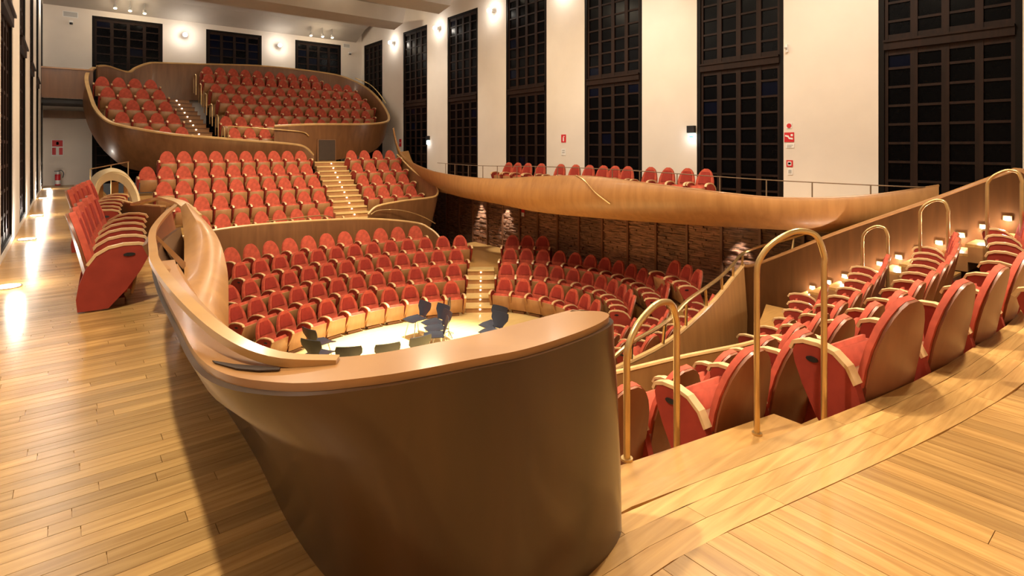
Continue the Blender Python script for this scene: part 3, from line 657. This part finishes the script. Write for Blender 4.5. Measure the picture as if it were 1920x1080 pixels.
flight('stalls_stair', 'short oak aisle stair with a lit centre line up from the stage', (8.6, 12.0, -2.98), (9.75, 13.55, -2.18), .78, 5, M['stage'], 0)
struct(MB().prism([(9.2, 13.9), (10.2, 13.1), (12.25, 15.2), (12.25, 17.4), (10.2, 16.9)], -2.9, -2.19).build('stalls_landing', M['floor_base']))
flight('tier_stair', 'straight oak stair with lit nosings through the middle tier', (7.28, 17.0, -1.02), (7.92, 21.1, .87), 1.1, 12, M['stage'], .05)
flight('top_stair', 'brown aisle stair with a dotted light line in the top tier', (3.9, 21.9, 1.3), (3.3, 25.2, 3.3), 1.0, 12, M['veneer_dark'], .05)
r = flight('terrace_stair', 'lit oak stair along the sloping dark wall of the near terrace', (10.46, 4.55, -1.40), (10.46, 1.55, .15), .62, 11, M['floor_base'])
for i in range(11):
    y = 4.48-.272*i; z = -1.18+.155*i
    t = thing('wall_step_lamp', 'small bright step lamp on the sloping wall, %s up from the bottom' % ORD[i], 'lamp', (10.77, y, z), 0, 'step lamps along the terrace stair wall')
    b = MB(); b.box(-.035, 0, -.05, .05, -.035, .035); b.build('housing', M['brass'], t)
    b = MB(); b.box(-.042, -.033, -.035, .035, -.024, .024); b.build('lens', M['lamp'], t)
    lamp('step_lamp_light', 'POINT', (10.66, y, z-.05), 7, SOFT, .02)
for (x, y, z) in ((9.95, 2.35, -.60), (9.95, 3.25, -1.05)):
    t = thing('stair_block', 'dark brown wooden block at the end of the %s terrace row' % ('second' if z > -.8 else 'third'), 'block', (x, y, z))
    MB().box(-.3, .1, -.2, .2, 0, .18).build('body', M['veneer_dark'], t); MB().box(-.3, .1, -.2, .2, .18, .21).build('top', M['floor_base'], t)

# arched brass handrails
def arch_rail(a, b_, za, zb, zc, label, r=.022, lean=.35):
    t = thing('arch_handrail', label, 'handrail', (0, 0, 0), 0, 'arched brass handrails of the terrace'); a = Vector((*a, 0)); b_ = Vector((*b_, 0))
    def P(f, z): q = a.lerp(b_, f); return (q.x, q.y, z)
    s0 = zc-.22; s1 = zc-.13
    MB().tube([P(0, za), P(0, lerp(za, s0, .5))]+cr([P(0, s0-.02), P(.03, s0+.05), P(.2, zc-.08), P(.5, zc-.01), P(.72, zc), P(.9, zc-.03), P(1, s1), P(1, s1-.05)], 5)+[P(1, lerp(zb, s1, .5)), P(1, zb)], r, 10).build('tube', M['brass'], t, True)
    for q, z in ((a, za), (b_, zb)):
        MB().tube([(q.x, q.y, z), (q.x, q.y, z+.012)], r*1.7, 12).build('foot_plate', M['brass'], t)
arch_rail((2.23, 1.83), (2.66, 1.83), -.19, -.66, .56, 'arched brass handrail nearest the dark drum', .018)
arch_rail((2.99, 1.54), (3.24, 1.29), -.19, -.33, .94, 'tall arched brass handrail before the top terrace row end panel', .016)
arch_rail((10.0, 3.4), (10.0, 3.05), -1.5, -1.3, .16, 'arched brass handrail by the dark wall, at the third terrace row', .022)
arch_rail((10.0, 2.63), (10.0, 2.29), -1.0, -.85, .63, 'arched brass handrail by the dark wall, at the second terrace row', .022)
arch_rail((10.05, 1.86), (10.05, 1.5), -.6, -.45, 1.09, 'arched brass handrail by the high end of the dark wall', .022)
for i in range(6):
    y = 21.9+.72*i; z = 1.32+.44*i
    t = thing('aisle_handrail', 'small arched rail at the top tier aisle, %s up from the front' % ORD[i], 'handrail', (4.42-.06*i, y, z), 0, 'arched rails of the top tier aisle')
    MB().tube(cr([(0, -.25, 0), (0, -.25, .6), (0, -.2, .78), (0, 0, .84), (0, .18, .78), (0, .22, .6), (0, .22, .1)], 4), .022, 6).build('tube', M['brass'], t, True)

# ------------------------------------------------------------------ black stage chairs
def dish(rows, t, name): return MB().thick(rows, t).mesh(name, M['chairblack'], True)
cs = dish([[(x, y, .45+.10*x*x*4+(-.02 if y > .15 else 0)) for x in (-.21, -.1, 0, .1, .21)] for y in (-.18, -.05, .1, .2, .235)], .014, 'seat')
cb = dish([[(x*k, -.20-.10*(z-.5)/.35+.5*x*x, z) for x in (-.24, -.12, 0, .12, .24)] for z, k in ((.47, .45), (.56, .62), (.66, .98), (.74, 1), (.80, .92))], .014, 'backrest')
cl = {}
for sx in (-1, 1):
    for sy in (-1, 1): cl[sx, sy] = MB().tube([(sx*.12, sy*.10, .445), (sx*.19, sy*.20, 0)], .010, 6).mesh('leg', M['steel'], True)
def stage_chair(x, y, deg, label):
    t = thing('stage_chair', label, 'chair', (x, y, -2.98), math.radians(deg), 'black chairs on the stage')
    put('seat', cs, t); put('backrest', cb, t)
    for m_ in cl.values(): put('leg', m_, t)
for x, y, d, l in ((4.02, 11.15, -75, 'black moulded chair in profile before the front stalls seats at left'), (3.80, 10.55, -60, 'black moulded chair nearest the left end of the drum rim'),
    (4.12, 9.85, -30, 'black chair back peeping over the rim, leftmost of three'), (4.68, 9.58, -15, 'black chair back peeping over the rim, middle of three'), (5.28, 9.55, 0, 'black chair back peeping over the rim, rightmost of three'),
    (6.30, 11.30, 95, 'black moulded chair before the aisle, left one of the pair'), (6.50, 10.82, 95, 'black moulded chair before the aisle, right one of the pair'),
    (6.05, 10.05, 60, 'black chair in front of the pair near the bright stage centre'), (6.32, 10.42, 80, 'shiny black chair directly below the pair at stage centre'),
    (7.42, 9.88, 100, 'black chair seen edge on at the right of the stage'), (7.14, 9.5, 100, 'black chair lowest at the right of the stage, by the rim')):
    stage_chair(x, y, d, l)
t = thing('music_stand', 'pale music stand beside the pair of black stage chairs', 'stand', (6.95, 10.95, -2.98), .4)
MB().tube([(0, 0, 0), (0, 0, .75)], .012, 6).build('post', M['steel'], t); MB().box(-.05, .05, -.03, -.01, .62, .90).build('desk', M['steel'], t)
for k in range(3): MB().tube([(0, 0, .12), (.2*math.cos(k*2.1), .2*math.sin(k*2.1), .01)], .010, 6).build('leg', M['steel'], t)

# ------------------------------------------------------------------ wall lamps, floor lamps, signs
WN = ['nearest', 'second', 'third', 'fourth', 'fifth', 'sixth', 'farthest']
for i, p in enumerate(WALL_LAMPS):
    if p[0] > 11: l = 'starry white wall lamp high on the right wall, %s from camera' % WN[i]; rz = PI/2
    else: l = 'starry white wall lamp on the end wall, %s of the two' % ('left' if p[0] < 5 else 'right'); rz = PI
    t = thing('wall_lamp', l, 'lamp', p, rz, 'wall lamps between the windows')
    MB().box(-.06, .06, -.22, -.02, -.05, .05).build('bracket', M['white'], t)
    bm = bmesh.new(); bmesh.ops.create_uvsphere(bm, u_segments=16, v_segments=10, radius=.085); me = bpy.data.meshes.new('globe'); bm.to_mesh(me); bm.free(); me.materials.append(M['lamp'])
    put('globe', me, t, (0, .02, 0))
for i, (x, z) in enumerate(((1.52, 6.73), (1.99, 6.70), (2.46, 6.67), (8.95, 6.63), (9.5, 6.65), (9.96, 6.66))):
    t = thing('spotlight', 'small warm ceiling spotlight above the %s end window, %s of three' % ('left' if i < 3 else 'right', ('left', 'middle', 'right')[i % 3]), 'lamp', (x, 26.0, z), 0, 'spotlights over the end windows')
    MB().tube([(0, .0, .12), (0, -.02, 0)], .06, 10).build('can', M['grey'], t); MB().tube([(0, 0, .11), (0, 0, .42)], .015, 6).build('stem', M['grey'], t); MB().tube([(0, -.02, 0), (0, -.025, -.015)], .055, 10).build('lens', M['lamp_warm' if i != 4 else 'lamp'], t)
    lamp('end_spot_light', 'POINT', (x, 25.9, z-.12), 7, WARM, .04)
for i, y in enumerate((7.5, 11.2, 15.0, 20.0, 24.5)):
    t = thing('floor_uplight', 'recessed floor uplight glowing at the left wall, %s from camera' % ORD[i], 'lamp', (-.44, y, 0), 0, 'floor uplights along the left wall')
    MB().tube([(0, 0, 0), (0, 0, .012)], .115, 16).build('bezel', M['steel'], t); MB().tube([(0, 0, .012), (0, 0, .016)], .098, 16).build('lens', M['lamp'], t)
for i, y in enumerate((16.89, 15.34, 6.68)):
    t = thing('downlight', 'small downlight washing the slate wall, %s one' % ('far', 'second farthest', 'nearest')[i], 'lamp', (11.95, y, -.23), 0, 'downlights under the right balcony')
    MB().tube([(0, 0, .03), (0, 0, -.02)], .05, 12).build('can', M['grey'], t); MB().tube([(0, 0, -.02), (0, 0, -.026)], .04, 12).build('lens', M['lamp'], t)
def wall_sign(label, y, z, w, h, parts, x=XR, name='fire_sign', cat='sign', plate='red'):
    """on the right wall: plate plus raised marks (u along -Y, v up, in plate units)"""
    t = thing(name, label, cat, (x, y, z)); MB().box(-.012, 0, -w/2, w/2, -h/2, h/2).build('plate', M[plate], t)
    for mat, poly in parts:
        v = [(-.0135, -u*w/2, v_*h/2) for u, v_ in poly]+[(-.017, -u*w/2, v_*h/2) for u, v_ in poly]; k = len(poly)
        MB().add(v, [tuple(range(k)), tuple(range(2*k-1, k-1, -1))]+[(i, (i+1) % k, (i+1) % k+k, i+k) for i in range(k)]).build('pictogram', M[mat], t)
    return t
sq = lambda a, b, c, d: [(a, c), (b, c), (b, d), (a, d)]
wall_sign('red fire hose sign with white diagonal mark on the right wall', 5.38, 1.62, .20, .20, [('white', [(-.8, .5), (-.1, .35), (.1, -.05), (.8, -.15), (.8, -.5), (0, -.4), (-.3, .05), (-.8, .15)]), ('white', sq(.35, .8, .2, .65))])
wall_sign('round red alarm sounder above the fire hose sign', 5.38, 1.86, .11, .11, [('red', [(.9*math.cos(k*PI/6), .9*math.sin(k*PI/6)) for k in range(12)])], name='alarm_sounder', cat='alarm', plate='white')
wall_sign('small grey notice under the fire hose sign', 5.36, 1.44, .17, .09, [('grey', sq(-.7, .7, .2, .5)), ('grey', sq(-.7, .4, -.5, -.2))], name='notice', plate='white')
wall_sign('red square call point with dark centre low on the right wall', 5.37, 1.07, .13, .14, [('white', sq(-.6, .6, -.6, .6)), ('black', sq(-.4, .4, -.3, .3))], name='call_point', cat='alarm')
wall_sign('small grey notice under the red call point', 5.36, .90, .10, .13, [('grey', sq(-.6, .6, -.5, .6))], name='notice', plate='white')
wall_sign('red extinguisher sign with white mark, middle of the right wall', 12.11, 1.68, .20, .24, [('white', sq(-.25, .25, -.7, .3)), ('white', sq(-.1, .5, .4, .6))])
wall_sign('pale grey notice under the red extinguisher sign', 12.11, 1.27, .18, .20, [('grey', sq(-.6, .6, .3, .6)), ('grey', sq(-.6, .6, -.3, .0))], name='notice', plate='white')
wall_sign('red sign with white lower half on the slate wall', 14.5, -.80, .16, .30, [('white', sq(-.9, .9, -.95, -.1))], x=12.2)
wall_sign('far red sign on the right wall by the sixth window', 22.62, 1.62, .20, .34, [('white', sq(-.5, .5, -.1, .1))])
for y, z, l in ((7.68, 1.84, 'nearer'), (20.12, 1.80, 'farther')):
    t = thing('exit_lamp', 'black emergency exit lamp glowing white on the right wall, the %s one' % l, 'lamp', (XR, y, z), 0, 'emergency exit lamps')
    MB().box(-.09, 0, -.10, .10, -.08, .09).build('housing', M['black'], t); MB().box(-.05, -.004, -.09, .09, -.26, -.10).build('lit_panel', M['exit'], t)
    v = sq(-.7, .2, -.25, .25)
    MB().box(-.053, -.05, -.06, .05, -.19, -.16).build('arrow', plain('exit_green', (.02, .55, .38), .4, var=0, emit=.6), t)
    lamp('exit_lamp_light', 'POINT', (XR-.15, y, z-.22), 1.6, COOL, .05)
t = thing('wall_bracket', 'tiny white bracket on the pier beside the near dark window', 'bracket', (XR, 5.42, 3.48))
MB().box(-.05, 0, -.02, .02, -.08, .08).build('plate', M['white'], t); MB().box(-.12, -.05, -.015, .015, -.015, .015).build('arm', M['grey'], t)
def end_sign(label, x, z, w, h, parts, name='fire_sign', cat='sign', plate='white'):
    t = thing(name, label, cat, (x, YE, z)); MB().box(-w/2, w/2, -.012, 0, -h/2, h/2).build('plate', M[plate], t)
    for mat, (a, b_, c, d) in parts: MB().box(a*w/2, b_*w/2, -.018, -.012, c*h/2, d*h/2).build('pictogram', M[mat], t)
    return t
end_sign('red and white extinguisher sign on the far left end wall', -.19, 1.40, .36, .62, [('red', (-.85, .85, .15, .9)), ('red', (-.85, -.25, -.85, .0)), ('red', (.25, .85, -.85, 0)), ('white', (-.2, .2, .35, .7))])
end_sign('pale rectangular panel high on the far left end wall', .19, 6.44, .46, .22, [('grey', (-.9, .9, -.8, .8))], name='wall_panel', cat='panel')
end_sign('pale rectangular panel high in the far right corner', 11.0, 6.5, .34, .2, [('grey', (-.9, .9, -.8, .8))], name='wall_panel', cat='panel')
for x, l in ((.21, 'left'), (11.16, 'right')):
    t = thing('camera_dome', 'small dark camera dome at the far %s end of the end wall' % l, 'camera', (x, YE, 6.14))
    MB().box(-.06, .06, -.10, 0, -.02, .06).build('mount', M['white'], t); MB().tube([(0, -.08, -.02), (0, -.08, -.06), (0, -.08, -.085)], .05, 10).build('dome', M['black'], t)
t = thing('fire_extinguisher', 'red fire extinguisher on the floor by the end wall', 'extinguisher', (-.18, 26.45, 0))
MB().tube([(0, 0, .02), (0, 0, .05), (0, 0, .42)], .085, 14).build('cylinder', M['red'], t, True); MB().tube([(0, 0, .42), (0, 0, .52)], .04, 10).build('neck', M['white'], t)
MB().tube([(0, 0, .06), (0, 0, .2)], .088, 14).build('label_band', M['white'], t, True)
MB().tube(cr([(0, 0, .52), (.10, 0, .56), (.17, 0, .45), (.14, 0, .28)], 4), .016, 6).build('hose', M['black'], t, True); MB().box(-.10, .04, -.015, .015, .52, .55).build('handle', M['black'], t)
